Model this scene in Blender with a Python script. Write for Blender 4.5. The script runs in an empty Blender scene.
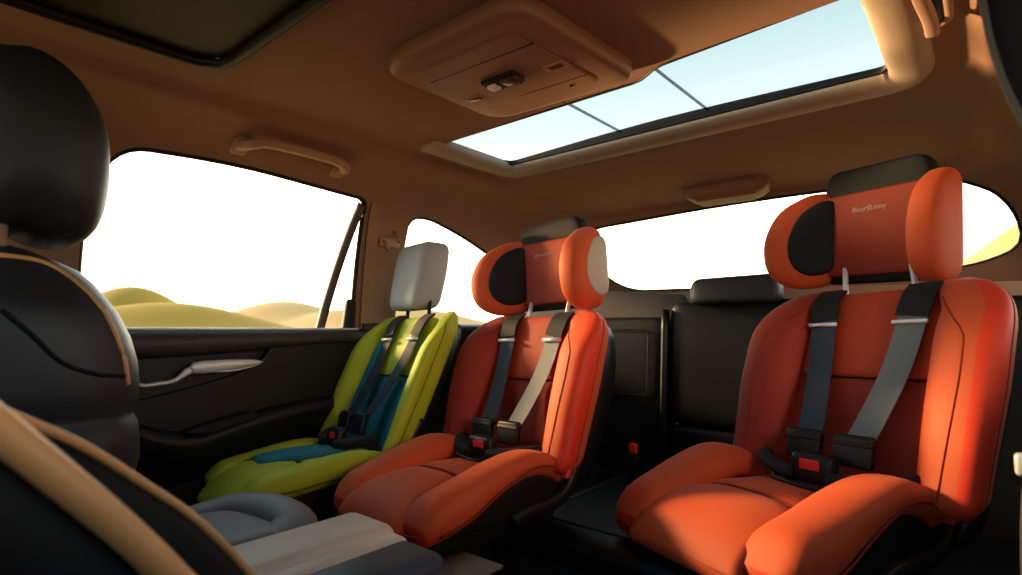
import bpy, bmesh, math, random
from mathutils import Vector, Matrix
from mathutils.bvhtree import BVHTree
random.seed(7)
PI = math.pi
sc = bpy.context.scene
COL = sc.collection
V = Vector

# ------------------------------------------------------------------ materials
def mat(name, col, rough=.5, metal=0., bump=0., bscale=400., var=0., vscale=6., sheen=0., spec=.5, col2=None, coat=0., weave=False):
    m = bpy.data.materials.new(name); m.use_nodes = True
    nt = m.node_tree; b = nt.nodes['Principled BSDF']
    b.inputs['Base Color'].default_value = (*col, 1)
    b.inputs['Roughness'].default_value = rough
    b.inputs['Metallic'].default_value = metal
    b.inputs['Specular IOR Level'].default_value = spec
    if sheen:
        b.inputs['Sheen Weight'].default_value = sheen
        b.inputs['Sheen Roughness'].default_value = .4
        b.inputs['Sheen Tint'].default_value = (*[min(1, c*.6+.4) for c in col], 1)
    if coat:
        b.inputs['Coat Weight'].default_value = coat; b.inputs['Coat Roughness'].default_value = .15
    tc = nt.nodes.new('ShaderNodeTexCoord')
    if var:
        n = nt.nodes.new('ShaderNodeTexNoise'); n.inputs['Scale'].default_value = vscale; n.inputs['Detail'].default_value = 4
        nt.links.new(tc.outputs['Object'], n.inputs['Vector'])
        mx = nt.nodes.new('ShaderNodeMix'); mx.data_type = 'RGBA'
        c2 = col2 or tuple(c*(1-var) for c in col)
        mx.inputs[6].default_value = (*col, 1); mx.inputs[7].default_value = (*c2, 1)
        nt.links.new(n.outputs['Fac'], mx.inputs[0]); nt.links.new(mx.outputs[2], b.inputs['Base Color'])
    if bump:
        if weave:
            n = nt.nodes.new('ShaderNodeTexVoronoi'); out = n.outputs['Distance']
        else:
            n = nt.nodes.new('ShaderNodeTexNoise'); n.inputs['Detail'].default_value = 3; out = n.outputs['Fac']
        n.inputs['Scale'].default_value = bscale
        nt.links.new(tc.outputs['Object'], n.inputs['Vector'])
        bp = nt.nodes.new('ShaderNodeBump'); bp.inputs['Strength'].default_value = bump; bp.inputs['Distance'].default_value = .001
        nt.links.new(out, bp.inputs['Height']); nt.links.new(bp.outputs['Normal'], b.inputs['Normal'])
    return m

def glass(name, tint, refl=.06, rough=.02):
    m = bpy.data.materials.new(name); m.use_nodes = True
    nt = m.node_tree; nt.nodes.clear()
    o = nt.nodes.new('ShaderNodeOutputMaterial'); t = nt.nodes.new('ShaderNodeBsdfTransparent'); g = nt.nodes.new('ShaderNodeBsdfGlossy')
    t.inputs['Color'].default_value = (*tint, 1); g.inputs['Roughness'].default_value = rough
    mx = nt.nodes.new('ShaderNodeMixShader'); mx.inputs[0].default_value = refl
    nt.links.new(t.outputs[0], mx.inputs[1]); nt.links.new(g.outputs[0], mx.inputs[2]); nt.links.new(mx.outputs[0], o.inputs[0])
    return m

M = dict(
    headliner=mat('headliner_fabric', (.36, .215, .145), .85, bump=.25, bscale=900, var=.12, vscale=5, sheen=.15),
    tan_plastic=mat('tan_plastic', (.45, .29, .205), .5, bump=.1, bscale=700),
    console_plastic=mat('console_plastic', (.34, .20, .14), .42, bump=.08, bscale=900),
    frame_tan=mat('sunroof_surround', (.46, .37, .29), .55, bump=.15, bscale=800),
    rubber=mat('black_rubber', (.012, .010, .009), .5),
    door_dark=mat('door_dark', (.022, .018, .016), .5, bump=.2, bscale=700),
    door_sill=mat('door_sill', (.060, .050, .048), .42, bump=.2, bscale=700),
    leather=mat('black_leather', (.010, .012, .017), .42, bump=.3, bscale=500, var=.2),
    leather_grey=mat('grey_leather', (.075, .078, .085), .45, bump=.3, bscale=450, var=.15),
    leather_pale=mat('pale_grey_leather', (.24, .26, .29), .5, bump=.3, bscale=450, var=.1),
    cream=mat('cream_leather', (.80, .72, .62), .5, bump=.2, bscale=450, var=.08),
    leather_char=mat('charcoal_leather', (.045, .047, .052), .45, bump=.3, bscale=450, var=.15),
    near_black=mat('matte_black_leather', (.008, .009, .012), .6, bump=.2, bscale=450, spec=.3),
    bar_brown=mat('brown_plastic', (.10, .065, .045), .5),
    belt_tan=mat('tan_webbing', (.36, .215, .125), .7, bump=.4, bscale=700, weave=True),
    taupe_trim=mat('taupe_side_trim', (.16, .145, .13), .6, bump=.1),
    slate=mat('slate_leather', (.065, .080, .108), .42, bump=.2, bscale=450),
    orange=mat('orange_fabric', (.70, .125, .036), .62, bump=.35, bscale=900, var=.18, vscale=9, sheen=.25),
    rust_shaded=mat('rust_shaded_fabric', (.36, .042, .018), .65, bump=.35, bscale=900, var=.18, vscale=9, sheen=.2),  # dark red panels, with the shade on the seat back put in
    orange_part_shaded=mat('part_shaded_orange_fabric', (.56, .075, .022), .64, bump=.35, bscale=900, var=.18, vscale=9, sheen=.2),  # orange darkened for the shade on the upper back
    orange_seam=mat('orange_seam', (.30, .035, .012), .7),
    red_side=mat('red_side_fabric', (.74, .062, .018), .6, bump=.3, bscale=900, sheen=.2),
    lime=mat('lime_fabric', (.50, .58, .035), .62, bump=.35, bscale=900, var=.15, vscale=8, sheen=.25),
    lime_seam=mat('lime_seam', (.16, .20, .012), .7),
    teal=mat('teal_fabric', (.008, .22, .30), .62, bump=.35, bscale=900, var=.15, sheen=.2),
    shell=mat('dark_plastic_shell', (.016, .016, .018), .42, bump=.15, bscale=600),
    blackpad=mat('black_fabric', (.013, .013, .015), .7, bump=.4, bscale=800, sheen=.15),
    strap=mat('slate_webbing', (.045, .072, .098), .6, bump=.5, bscale=600, weave=True),
    strap_grey=mat('grey_webbing', (.20, .23, .24), .55, bump=.5, bscale=600, weave=True),
    strap_navy=mat('navy_webbing', (.016, .024, .050), .6, bump=.5, bscale=600, weave=True),
    silver=mat('satin_silver', (.86, .86, .86), .35, metal=.25),
    chrome=mat('chrome_trim', (.86, .86, .86), .3, metal=.2),
    redbtn=mat('red_button', (.85, .055, .06), .35),
    greypad=mat('grey_headrest_fabric', (.45, .46, .45), .6, bump=.3, bscale=800, var=.1, sheen=.2),
    taupe=mat('taupe_leather', (.50, .44, .38), .5, bump=.2, bscale=500),
    stitch=mat('silver_thread', (.50, .38, .36), .45),
    sunlit_tan=mat('sunlit_tan_leather', (.74, .40, .17), .45, bump=.2, bscale=500),  # tan edging with the golden rim light mixed into its colour
    carpet=mat('carpet', (.012, .011, .010), .9, bump=.6, bscale=500),
    mat_beige=mat('ribbed_beige_mat', (.42, .37, .31), .8, bump=.5, bscale=300),
    lens=mat('smoked_lens', (.10, .045, .035), .25, coat=.5),
    shade=mat('olive_roof_glass', (.060, .047, .018), .5, var=.35, vscale=2.2, spec=.25),
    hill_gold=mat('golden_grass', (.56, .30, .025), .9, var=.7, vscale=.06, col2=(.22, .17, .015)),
    hill_far=mat('hazy_hill', (.66, .42, .17), .95, var=.15, vscale=.01),  # distance haze is put into the hill colour
    field=mat('dry_field', (.78, .56, .28), .95, var=.3, vscale=.02),
    glass=glass('clear_glass', (.97, .97, .95), .03),
    roofglass=glass('tinted_roof_glass', (.45, .49, .485), .03),
    joint=glass('grey_glass_joint', (.42, .47, .50), .05, .3),
)

# ------------------------------------------------------------------ object helpers
def link(name, me, m=None, parent=None, smooth=True):
    o = bpy.data.objects.new(name, me); COL.objects.link(o)
    if m is not None: me.materials.append(m)
    if smooth:
        for p in me.polygons: p.use_smooth = True
    if parent: o.parent = parent
    return o

def obj(name, bm, m, parent=None, smooth=True, sharp=None):
    bmesh.ops.recalc_face_normals(bm, faces=bm.faces[:])
    me = bpy.data.meshes.new(name); bm.to_mesh(me); bm.free()
    o = link(name, me, m, parent, smooth)
    if smooth and sharp: me.set_sharp_from_angle(angle=math.radians(sharp))
    return o

def thing(name, label, cat, loc=(0, 0, 0), rz=0., group=None):
    o = bpy.data.objects.new(name, None); COL.objects.link(o); o.empty_display_size = .05
    o.location = loc; o.rotation_euler = (0, 0, rz); o['label'] = label; o['category'] = cat
    if group: o['group'] = group
    return o

def tag(o, label, cat, group=None):
    o['label'] = label; o['category'] = cat
    if group: o['group'] = group
    return o

def struct(o, label=None, cat=None):
    o['kind'] = 'structure'
    if label: o['label'] = label
    if cat: o['category'] = cat
    return o

# ------------------------------------------------------------------ curves
def cr(pts, n=8, closed=False):
    """Catmull-Rom through points (tuples of any size)."""
    P = [tuple(p) for p in pts]; N = len(P); out = []
    segs = N if closed else N-1
    for i in range(segs):
        if closed: a, b, c, d = P[(i-1) % N], P[i], P[(i+1) % N], P[(i+2) % N]
        else: a, b, c, d = P[max(i-1, 0)], P[i], P[i+1], P[min(i+2, N-1)]
        for k in range(n):
            t = k/n
            out.append(tuple(.5*((2*q1)+(-q0+q2)*t+(2*q0-5*q1+4*q2-q3)*t*t+(-q0+3*q1-3*q2+q3)*t**3) for q0, q1, q2, q3 in zip(a, b, c, d)))
    if not closed: out.append(P[-1])
    return out

def rounded(poly, r, n=6):
    """Round the corners of a 2D polygon; r a number or one per corner."""
    out = []; N = len(poly)
    for i in range(N):
        p0, p1, p2 = V(poly[i-1]), V(poly[i]), V(poly[(i+1) % N])
        rr = r[i] if isinstance(r, (list, tuple)) else r
        d0, d2 = (p0-p1), (p2-p1)
        rr = min(rr, d0.length*.49, d2.length*.49)
        if rr <= 1e-6: out.append(tuple(p1)); continue
        a = p1+d0.normalized()*rr; b = p1+d2.normalized()*rr
        for k in range(n+1):
            t = k/n; out.append(tuple(a*(1-t)**2+p1*2*t*(1-t)+b*t*t))
    return out

def resample(poly, n):
    """Closed 2D/3D polygon resampled to n even points."""
    P = [V(p) for p in poly]; P.append(P[0]); L = [0]
    for a, b in zip(P, P[1:]): L.append(L[-1]+(b-a).length)
    out = []; j = 0
    for k in range(n):
        s = L[-1]*k/n
        while L[j+1] < s: j += 1
        t = (s-L[j])/max(L[j+1]-L[j], 1e-9); out.append(P[j].lerp(P[j+1], t))
    return out

def interp(tab, x):
    if x <= tab[0][0]: return tab[0][1]
    for (a, fa), (b, fb) in zip(tab, tab[1:]):
        if x <= b:
            t = (x-a)/(b-a); t = t*t*(3-2*t); return fa+(fb-fa)*t
    return tab[-1][1]

def curve(tab):
    d = sorted(cr(sorted(tab), 10)); 
    def f(x):
        if x <= d[0][0]: return d[0][1]
        for (a, fa), (b, fb) in zip(d, d[1:]):
            if x <= b: return fa+(fb-fa)*(x-a)/max(b-a, 1e-9)
        return d[-1][1]
    return f
def smooth01(a, b, x):
    t = max(0, min(1, (x-a)/(b-a))); return t*t*(3-2*t)

# ------------------------------------------------------------------ shapes
def loft(rings, bm=None, cap=True, closed_path=False):
    bm = bm or bmesh.new(); R = []
    for r in rings: R.append([bm.verts.new(p) for p in r])
    n = len(R[0]); pairs = list(zip(R, R[1:]))
    if closed_path: pairs.append((R[-1], R[0]))
    for a, b in pairs:
        for i in range(n):
            j = (i+1) % n; bm.faces.new((a[i], a[j], b[j], b[i]))
    if cap and not closed_path:
        bm.faces.new(R[0][::-1]); bm.faces.new(R[-1])
    return bm

def sup(a, b, n, k=24, ph=0):
    """superellipse section points"""
    out = []
    for i in range(k):
        t = 2*PI*i/k+ph; c, s = math.cos(t), math.sin(t)
        out.append((a*math.copysign(abs(c)**(2/n), c), b*math.copysign(abs(s)**(2/n), s)))
    return out

def tube(pts, r, k=8, bm=None, closed=False, ry=None, up=V((0, 0, 1)), round_end=False, n=2):
    pts = [V(p) for p in pts]; rings = []; N = len(pts)
    for i, p in enumerate(pts):
        if closed: t = pts[(i+1) % N]-pts[i-1]
        else: t = pts[min(i+1, N-1)]-pts[max(i-1, 0)]
        t.normalize(); u = up if abs(t.dot(up)) < .96 else V((1, 0, 0)) if abs(t.x) < .9 else V((0, 1, 0))
        a = t.cross(u).normalized(); b = a.cross(t)
        rr = r(i/(N-1)) if callable(r) else r
        q = (ry(i/(N-1)) if callable(ry) else ry) if ry else rr
        rings.append([p+a*x+b*y for x, y in sup(rr, q, n, k)])
    return loft(rings, bm, closed_path=closed)

def pillow(outline, tf, tb, mapf, p=4., nr=9, bm=None, n=64, groove=None, center=None, pb=None):
    """Cushion: 2D outline (u,v) puffed by tf to the front (+w) and tb to the back; mapf(u,v,w)->xyz."""
    bm = bm or bmesh.new(); P = resample(outline, n); c = center and V(center) or sum(P, V((0, 0)))/len(P)
    rr = [math.sin(PI/2*k/nr)**.8 for k in range(1, nr+1)]
    def h(r, t, e): return t*max(0, 1-r**e)**(1/e)
    def ring(r, t, e):
        out = []
        for q in P:
            u = c+(q-c)*r; w = h(r, t, e)
            if groove: w += groove(u.x, u.y, r)*(1 if t > 0 else 0)
            out.append(bm.verts.new(mapf(u.x, u.y, w)))
        return out
    F = [ring(r, tf, p) for r in rr]
    B = [ring(r, -tb, pb or p) for r in rr[:-1]]+[F[-1]]
    g = groove(c.x, c.y, 0) if groove else 0
    cf = bm.verts.new(mapf(c.x, c.y, tf+g)); cb = bm.verts.new(mapf(c.x, c.y, -tb))
    for i in range(n):
        j = (i+1) % n
        bm.faces.new((cf, F[0][i], F[0][j])); bm.faces.new((cb, B[0][j], B[0][i]))
        for a, b in zip(F, F[1:]): bm.faces.new((a[i], b[i], b[j], a[j]))
        for a, b in zip(B, B[1:]): bm.faces.new((a[j], b[j], b[i], a[i]))
    return bm

def rbox(size, r, mapf=None, seg=3, bm=None, c=(0, 0, 0)):
    """Rounded box."""
    t = bmesh.new(); bmesh.ops.create_cube(t, size=1)
    for v in t.verts: v.co = V((v.co.x*size[0], v.co.y*size[1], v.co.z*size[2]))+V(c)
    if r > 0: bmesh.ops.bevel(t, geom=t.edges[:]+t.verts[:], offset=r, segments=seg, profile=.5, affect='EDGES', clamp_overlap=True)
    if mapf:
        for v in t.verts: v.co = mapf(*v.co)
    if bm is None: return t
    me = bpy.data.meshes.new('t'); t.to_mesh(me); t.free(); bm.from_mesh(me); bpy.data.meshes.remove(me); return bm

def prism(poly, h0, h1, mapf, bm=None, bev=0., seg=3):
    """polygon (u,v) extruded from h0 to h1; mapf(u,v,h)."""
    t = bmesh.new(); a = [t.verts.new((p[0], p[1], h0)) for p in poly]; b = [t.verts.new((p[0], p[1], h1)) for p in poly]
    n = len(poly); fa = t.faces.new(a[::-1]); fb = t.faces.new(b)
    for i in range(n): t.faces.new((a[i], a[(i+1) % n], b[(i+1) % n], b[i]))
    if bev:
        es = [e for e in t.edges if e.verts[0].co.z == e.verts[1].co.z == h1]
        bmesh.ops.bevel(t, geom=es, offset=bev, segments=seg, profile=.5, affect='EDGES', clamp_overlap=True)
    for v in t.verts: v.co = mapf(*v.co)
    if bm is None: return t
    me = bpy.data.meshes.new('t'); t.to_mesh(me); t.free(); bm.from_mesh(me); bpy.data.meshes.remove(me); return bm

# ------------------------------------------------------------------ camera
TH, PIT, F = math.atan(479/562.6), math.atan(42/561), 561.
cam_d = bpy.data.cameras.new('camera'); cam = bpy.data.objects.new('camera', cam_d); COL.objects.link(cam)
cam_d.sensor_width = 36; cam_d.lens = F/1022*36; cam_d.clip_start = .02; cam_d.clip_end = 3000
cam.rotation_euler = (PI/2+PIT, 0, TH)
cam_d.dof.use_dof = True; cam_d.dof.focus_distance = 1.15; cam_d.dof.aperture_fstop = 4.5
sc.camera = cam

def at(px, py, axis, val):
    """point of the place seen at a photo pixel, on the plane axis = val (camera stands at the origin)"""
    d = cam.rotation_euler.to_matrix() @ V(((px-511)/F, -(py-287.5)/F, -1)); return d*(val/d[axis])

# ------------------------------------------------------------------ cabin shell
XC, HW = -.61, .840          # car centre line, half width at the belt
XL, XR = XC-HW, XC+HW
def side_x(z):               # wall position (half width) at height z
    return HW-.055*smooth01(-.05, .42, z)
YF, YR = -.95, 1.68          # straight part of the cabin along Y
# half profile from belt to the roof centre: (half width, z)
prof = [(HW, -.06), (HW, .0), (.836, .06), (.829, .13), (.820, .20), (.808, .27), (.795, .33), (.780, .372), (.760, .405), (.732, .432), (.698, .452), (.665, .464), (.642, .471), (.629, .478), (.620, .489), (.608, .499), (.590, .503), (.55, .5042), (.46, .505), (.3, .507), (.15, .509), (0, .51)]
prof = cr(prof, 3)
def shell_pt(hw, z, y, k=0., s=1):
    """k: 0..1 along the rounded rear corner."""
    rise = smooth01(-.06, .5, z)
    drop = .060*smooth01(1.36, 1.80, y)*smooth01(.2, .5, z)
    return V((XC+s*hw, y, z-drop))
ys = [YF+i*(YR-YF)/46 for i in range(47)]
RR = .14
def make_ring(y, ph=None):
    L_ = []
    for hw, z in prof:
        if ph is None: L_.append((hw, z, y))
        else:
            d = RR*(1-math.cos(ph)); w = max(0, hw-d*min(1, hw/.3)); zz = z-(d*.25)*smooth01(.3, .5, z)
            yy = YR+RR*math.sin(ph)+max(0, .40-z)*.42*math.sin(ph)
            L_.append((w, zz, yy))
    return L_
rows = [make_ring(y) for y in ys]+[make_ring(None, PI/2*k/10) for k in range(1, 11)]
bm = bmesh.new(); G = []
for r in rows:
    left = [bm.verts.new(shell_pt(hw, z, y, 0, -1)) for hw, z, y in r]
    right = [bm.verts.new(shell_pt(hw, z, y, 0, 1)) for hw, z, y in r[:-1]]
    G.append(left+right[::-1])
for a, b in zip(G, G[1:]):
    for i in range(len(a)-1): bm.faces.new((a[i], a[i+1], b[i+1], b[i]))
# rear cap: bridge left and right points of the last ring
last = G[-1]; n = len(last); half = n//2; NX = 16
def capcol(i):
    a, b = last[i], last[n-1-i]
    return [a]+[bm.verts.new(a.co.lerp(b.co, k/NX)) for k in range(1, NX)]+[b]
prev = capcol(0)
for i in range(1, half+1):
    if i == half: cur = [last[half]]
    else: cur = capcol(i)
    if len(cur) == 1:
        for k in range(NX): bm.faces.new((prev[k], prev[k+1], cur[0]))
    else:
        for k in range(NX): bm.faces.new((prev[k], prev[k+1], cur[k+1], cur[k]))
    prev = cur
bmesh.ops.remove_doubles(bm, verts=bm.verts[:], dist=.0006); bmesh.ops.dissolve_degenerate(bm, edges=bm.edges[:], dist=.0005)
bmesh.ops.recalc_face_normals(bm, faces=bm.faces[:])
# make normals point into the cabin
inner = V((XC, .5, .2)); s_ = sum((f.normal.dot(inner-f.calc_center_median()) for f in bm.faces))
if s_ < 0: bmesh.ops.reverse_faces(bm, faces=bm.faces[:])
bm.normal_update()
orig_bvh = BVHTree.FromBMesh(bm)
orig_norm = []; bm.faces.ensure_lookup_table()
vn = {v.index: v.normal.copy() for v in bm.verts}; bm.verts.index_update(); vn = {v.index: v.normal.copy() for v in bm.verts}
orig_faces = [([v.co.copy() for v in f.verts], [vn[v.index] for v in f.verts]) for f in bm.faces]
# outer skin: every point pushed away from the cabin axis
bm.verts.index_update(); bm.verts.ensure_lookup_table(); nv = len(bm.verts)
inner_faces = [[v.index for v in f.verts] for f in bm.faces]; rim = [tuple(v.index for v in e.verts) for e in bm.edges if e.is_boundary]
cos = [v.co.copy() for v in bm.verts]
outer = [c+(c-V((XC, min(c.y, 1.2), .05))).normalized()*.022 for c in cos]
outer = [V((o.x, c.y if c.y < YF+.001 else o.y, c.z if c.z < -.059 else o.z)) for o, c in zip(outer, cos)]
allf = inner_faces+[[k+nv for k in f[::-1]] for f in inner_faces]+[(a, b, b+nv, a+nv) for a, b in rim]
bm.free()
me = bpy.data.meshes.new('shell'); me.from_pydata(cos+outer, [], allf)
bm = bmesh.new(); bm.from_mesh(me); bmesh.ops.recalc_face_normals(bm, faces=bm.faces[:]); bm.to_mesh(me); bm.free()
shell = bpy.data.objects.new('shell', me); COL.objects.link(shell)

# window openings (Y,z), (X,Y), (X,z)
k_ = 1.055
win_door = rounded([(y*k_, z*k_) for y, z in [(.285, -.03), (.285, .25), (.325, .372), (.55, .384), (.925, .366), (.925, -.03)]], [.01, .1, .06, .2, .035, .01], 8)
win_front = rounded([(-.90, -.03), (-.70, .22), (-.45, .372), (-.05, .384), (.03, .36), (.03, -.03)], [.02, .1, .1, .05, .04, .01], 6)
win_quarter = rounded([(y*k_, z*k_) for y, z in [(1.065, -.03), (1.085, .345), (1.17, .348), (1.32, .315), (1.56, .235), (1.66, .15), (1.66, -.03)]], [.02, .05, .08, .1, .1, .06, .03], 6)
win_rear = rounded([(-1.08, .145), (-1.22, .29), (-1.16, .388), (-.61, .410), (-.07, .405), (.055, .33), (.085, .21), (-.02, .165), (-.61, .138)], [.10, .1, .06, .2, .1, .08, .05, .08, .2], 6)
roof_rear = rounded([(-1.112, 1.022), (-.52, 1.022), (-.47, .985), (-.122, .955), (-.122, 1.298), (-1.112, 1.298)], [.02, .02, .02, .02, .03, .035], 8)
roof_front = rounded([(-1.14, -.88), (-.08, -.88), (-.08, .44), (-1.125, .44)], [.05, .05, .06, .06], 8)
sideL = lambda u, v, h: V((h, u, v)); roofm = lambda u, v, h: V((u, v, h)); rearm = lambda u, v, h: V((u, h, v))
def cutter(poly, lo, hi, mapf):
    b = prism(poly, lo, hi, mapf); bmesh.ops.recalc_face_normals(b, faces=b.faces[:])
    me = bpy.data.meshes.new('cut'); b.to_mesh(me); b.free(); o = bpy.data.objects.new('cut', me); COL.objects.link(o); return o
cuts = [cutter(win_door, -1.6, -1.2, sideL), cutter(win_front, -1.6, -1.2, sideL), cutter(win_quarter, -1.6, -1.12, sideL), cutter(win_rear, 1.70, 2.2, rearm), cutter(roof_rear, .42, .7, roofm),
        cutter(roof_front, .42, .7, roofm), cutter(win_door, 0.05, .4, sideL), cutter(win_front, 0.05, .4, sideL), cutter(win_quarter, 0.0, .4, sideL)]
for c in cuts:
    md = shell.modifiers.new('b', 'BOOLEAN'); md.operation = 'DIFFERENCE'; md.solver = 'EXACT'; md.object = c
dg = bpy.context.evaluated_depsgraph_get(); dg.update()
me = bpy.data.meshes.new_from_object(shell.evaluated_get(dg))
for o in cuts+[shell]: bpy.data.objects.remove(o)
def bary_normal(p):
    loc, nrm, idx, d = orig_bvh.find_nearest(p)
    co, nn = orig_faces[idx]; ws = [1/max((loc-c).length, 1e-6)**2 for c in co]; s = sum(ws)
    return sum((n*w for n, w in zip(nn, ws)), V((0, 0, 0)))/s, nrm, d
def split_shell(me):
    """split into ceiling / walls; every piece keeps the smooth shading of the whole."""
    faces = {'ceiling': [], 'wall_left': [], 'wall_right': [], 'wall_rear': []}
    for p in me.polygons:
        c = p.center
        if c.y > 1.70 and c.z < .415 and -1.33 < c.x < .12: k = 'wall_rear'
        elif c.z < .425 and c.x < XC-.5: k = 'wall_left'
        elif c.z < .425 and c.x > XC+.5: k = 'wall_right'
        else: k = 'ceiling'
        faces[k].append(p)
    for k, ps in faces.items():
        vmap = {}; vs = []; fs = []; ln = []; mi = []
        for p in ps:
            f = []; smooth_ok = True
            for vi in p.vertices:
                if vi not in vmap: vmap[vi] = len(vs); vs.append(me.vertices[vi].co.copy())
                f.append(vmap[vi])
                n, fn, d = bary_normal(me.vertices[vi].co)
                ok = p.normal.dot(fn) > .6 and d < .004; smooth_ok = smooth_ok and (ok or p.normal.dot(fn) < -.3)
                ln.append(n.normalized() if ok else p.normal.copy())
            fs.append(f); mi.append(0 if smooth_ok else 1)
        m2 = bpy.data.meshes.new(k); m2.from_pydata(vs, [], fs)
        for p in m2.polygons: p.use_smooth = True
        m2.normals_split_custom_set([tuple(n) for n in ln])
        struct(link(k, m2, M['headliner'], smooth=False)); m2.materials.append(M['rubber'])
        for p, q in zip(m2.polygons, mi): p.material_index = q
split_shell(me); bpy.data.meshes.remove(me)

# ------------------------------------------------------------------ glazing and seals
def wall_pt(y, z, s=-1, off=0.):
    """point on the side wall surface (cast from the cabin)."""
    o = V((XC, y, z)); loc, n, i, d = orig_bvh.ray_cast(o, V((s, 0, 0)))
    if loc is None: return V((XC+s*HW, y, z))
    return V((loc.x-s*off, y, z))
def rear_pt(x, z, off=0.):
    loc, n, i, d = orig_bvh.ray_cast(V((x, 1.0, z)), V((0, 1, 0)))
    return V((x, (loc.y if loc else 1.85)-off, z))
def roof_pt(x, y, off=0.):
    loc, n, i, d = orig_bvh.ray_cast(V((x, y, .1)), V((0, 0, 1)))
    return V((x, y, (loc.z if loc else .5)-off))
def pane(name, outline, fn, m, label, cat='window', thick=.004, parent=None):
    P = resample(outline, 72); c = sum(P, V((0, 0)))/len(P); bm = bmesh.new()
    ring = [bm.verts.new(fn(p.x, p.y)) for p in P]; mid = [bm.verts.new(fn(*(c+(p-c)*.5))) for p in P]; cv = bm.verts.new(fn(c.x, c.y))
    for i in range(72):
        j = (i+1) % 72; bm.faces.new((ring[i], ring[j], mid[j], mid[i])); bm.faces.new((mid[i], mid[j], cv))
    return obj(name, bm, m, parent)
def seal(name, outline, fn, r, m, parent=None, n=110, ry=None):
    P = resample(outline, n)
    return obj(name, tube([fn(p.x, p.y) for p in P], r, 8, closed=True, ry=ry), m, parent)

w1 = struct(pane('window_1', win_door, lambda y, z: wall_pt(y, z, -1, -.016), M['glass'], ''))
seal('window_seal', win_door, lambda y, z: wall_pt(y, z, -1, -.010), .0075, M['rubber'], w1)
w2 = struct(pane('window_2', win_quarter, lambda y, z: wall_pt(y, z, -1, -.016), M['glass'], ''))
seal('window_seal', win_quarter, lambda y, z: wall_pt(y, z, -1, -.008), .006, M['rubber'], w2)
w3 = struct(pane('window_3', win_rear, lambda x, z: rear_pt(x, z, -.016), M['glass'], ''))
seal('window_seal', win_rear, lambda x, z: rear_pt(x, z, -.010), .007, M['rubber'], w3)
w4 = struct(pane('window_4', roof_rear, lambda x, y: V((x, y, .513)), M['roofglass'], ''))
seal('window_seal', roof_rear, lambda x, y: V((x, y, .5085)), .003, M['rubber'], w4)
for q0, q1 in (((571, 103), (621, 132)), ((653, 65), (708, 110))):
    a_, b_ = at(*q0, 2, .512), at(*q1, 2, .512); a_.y = 1.0; a_.x = b_.x
    obj('glass_joint', tube([a_, b_], .0035, 6, ry=.003), M['joint'], w4)
w5 = struct(pane('window_5', roof_front, lambda x, y: V((x, y, .516)), M['shade'], ''))
seal('window_seal', roof_front, lambda x, y: V((x, y, .509)), .011, M['rubber'], w5)
for i_, (wn, sd_) in enumerate(((win_front, -1), (win_front, 1), (win_door, 1), (win_quarter, 1))):
    w_ = struct(pane('window_%d' % (6+i_), wn, lambda y, z, sd_=sd_: wall_pt(y, z, sd_, -.016), M['glass'], ''))
    seal('window_seal', wn, lambda y, z, sd_=sd_: wall_pt(y, z, sd_, -.008), .006, M['rubber'], w_)
# padded sunroof surround
so = rounded([(-1.138, 1.0), (-.094, .97), (-.094, 1.336), (-1.138, 1.336)], .06, 8)
st = struct(obj('trim_1', tube([V((p[0], p[1], .503)) for p in rounded([(-1.138, .99), (-1.138, 1.342), (-.090, 1.342), (-.090, .93)], [0, .06, .06, 0], 10)], lambda t: .037+.008*smooth01(.2, .3, t)*smooth01(.8, .7, t), 16, ry=.022), M['frame_tan']))

# divider bar inside the door window
def bar_path(pts, fn): return [fn(*p) for p in cr(pts, 6)]
obj('divider_bar', tube(bar_path([(.862, -.02), (.892, .11), (.925, .24), (.960, .37)], lambda y, z: wall_pt(y, z, -1, -.004)), .012, 12, ry=.016, up=V((1, 0, 0))), M['bar_brown'], w1)
obj('corner_trim', pillow(rounded([(.935, -.02), (.945, .09), (.975, .09), (.978, -.02)], .012), .012, .01, lambda u, v, w: wall_pt(u, v, -1, w), p=4, n=40), M['door_dark'], w1)

# ------------------------------------------------------------------ outdoors
def terrain(name, x0, x1, y0, y1, n, hf, m):
    bm = bmesh.new(); g = []
    for i in range(n+1):
        row = []
        for j in range(n+1):
            x = x0+(x1-x0)*i/n; y = y0+(y1-y0)*j/n; row.append(bm.verts.new((x, y, hf(x, y))))
        g.append(row)
    for i in range(n):
        for j in range(n): bm.faces.new((g[i][j], g[i+1][j], g[i+1][j+1], g[i][j+1]))
    return struct(obj(name, bm, m))
def az(px): # horizontal direction seen at image column px (photo geometry), unit vector
    a = math.atan((px-511)/562.6); t = TH-a; return V((-math.sin(t), math.cos(t)))
def hill(px, dist, h, wt, wr):
    d = az(px); c = d*dist; t = V((-d.y, d.x))
    def f(x, y):
        q = V((x, y))-c; return h*math.exp(-(q.dot(t)/wt)**2-(q.dot(d)/wr)**2)
    return f
def elev(dist, px, py): return dist*(330-py)/math.hypot(562.6, px-511)
h1 = [hill(130, 85, elev(85, 130, 287)+1.9, 9, 14), hill(172, 62, elev(62, 172, 304)+2.0, 13, 12), hill(40, 80, 6, 14, 18), hill(20, 62, 4.5, 12, 12)]
terrain('terrain', -700, 400, -350, 700, 60, lambda x, y: -1.9, M['field'])
terrain('hill', -110, -20, -25, 75, 110, lambda x, y: -2.0+max(f(x, y) for f in h1)+.10*math.sin(x*.35+y*.2), M['hill_gold'])
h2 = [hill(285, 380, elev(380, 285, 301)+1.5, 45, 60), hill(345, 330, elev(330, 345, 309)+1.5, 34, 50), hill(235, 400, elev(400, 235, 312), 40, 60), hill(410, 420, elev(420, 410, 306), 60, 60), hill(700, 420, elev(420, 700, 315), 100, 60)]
terrain('hill', -520, 160, -20, 560, 120, lambda x, y: -2+max(f(x, y) for f in h2), M['hill_far'])
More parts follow.
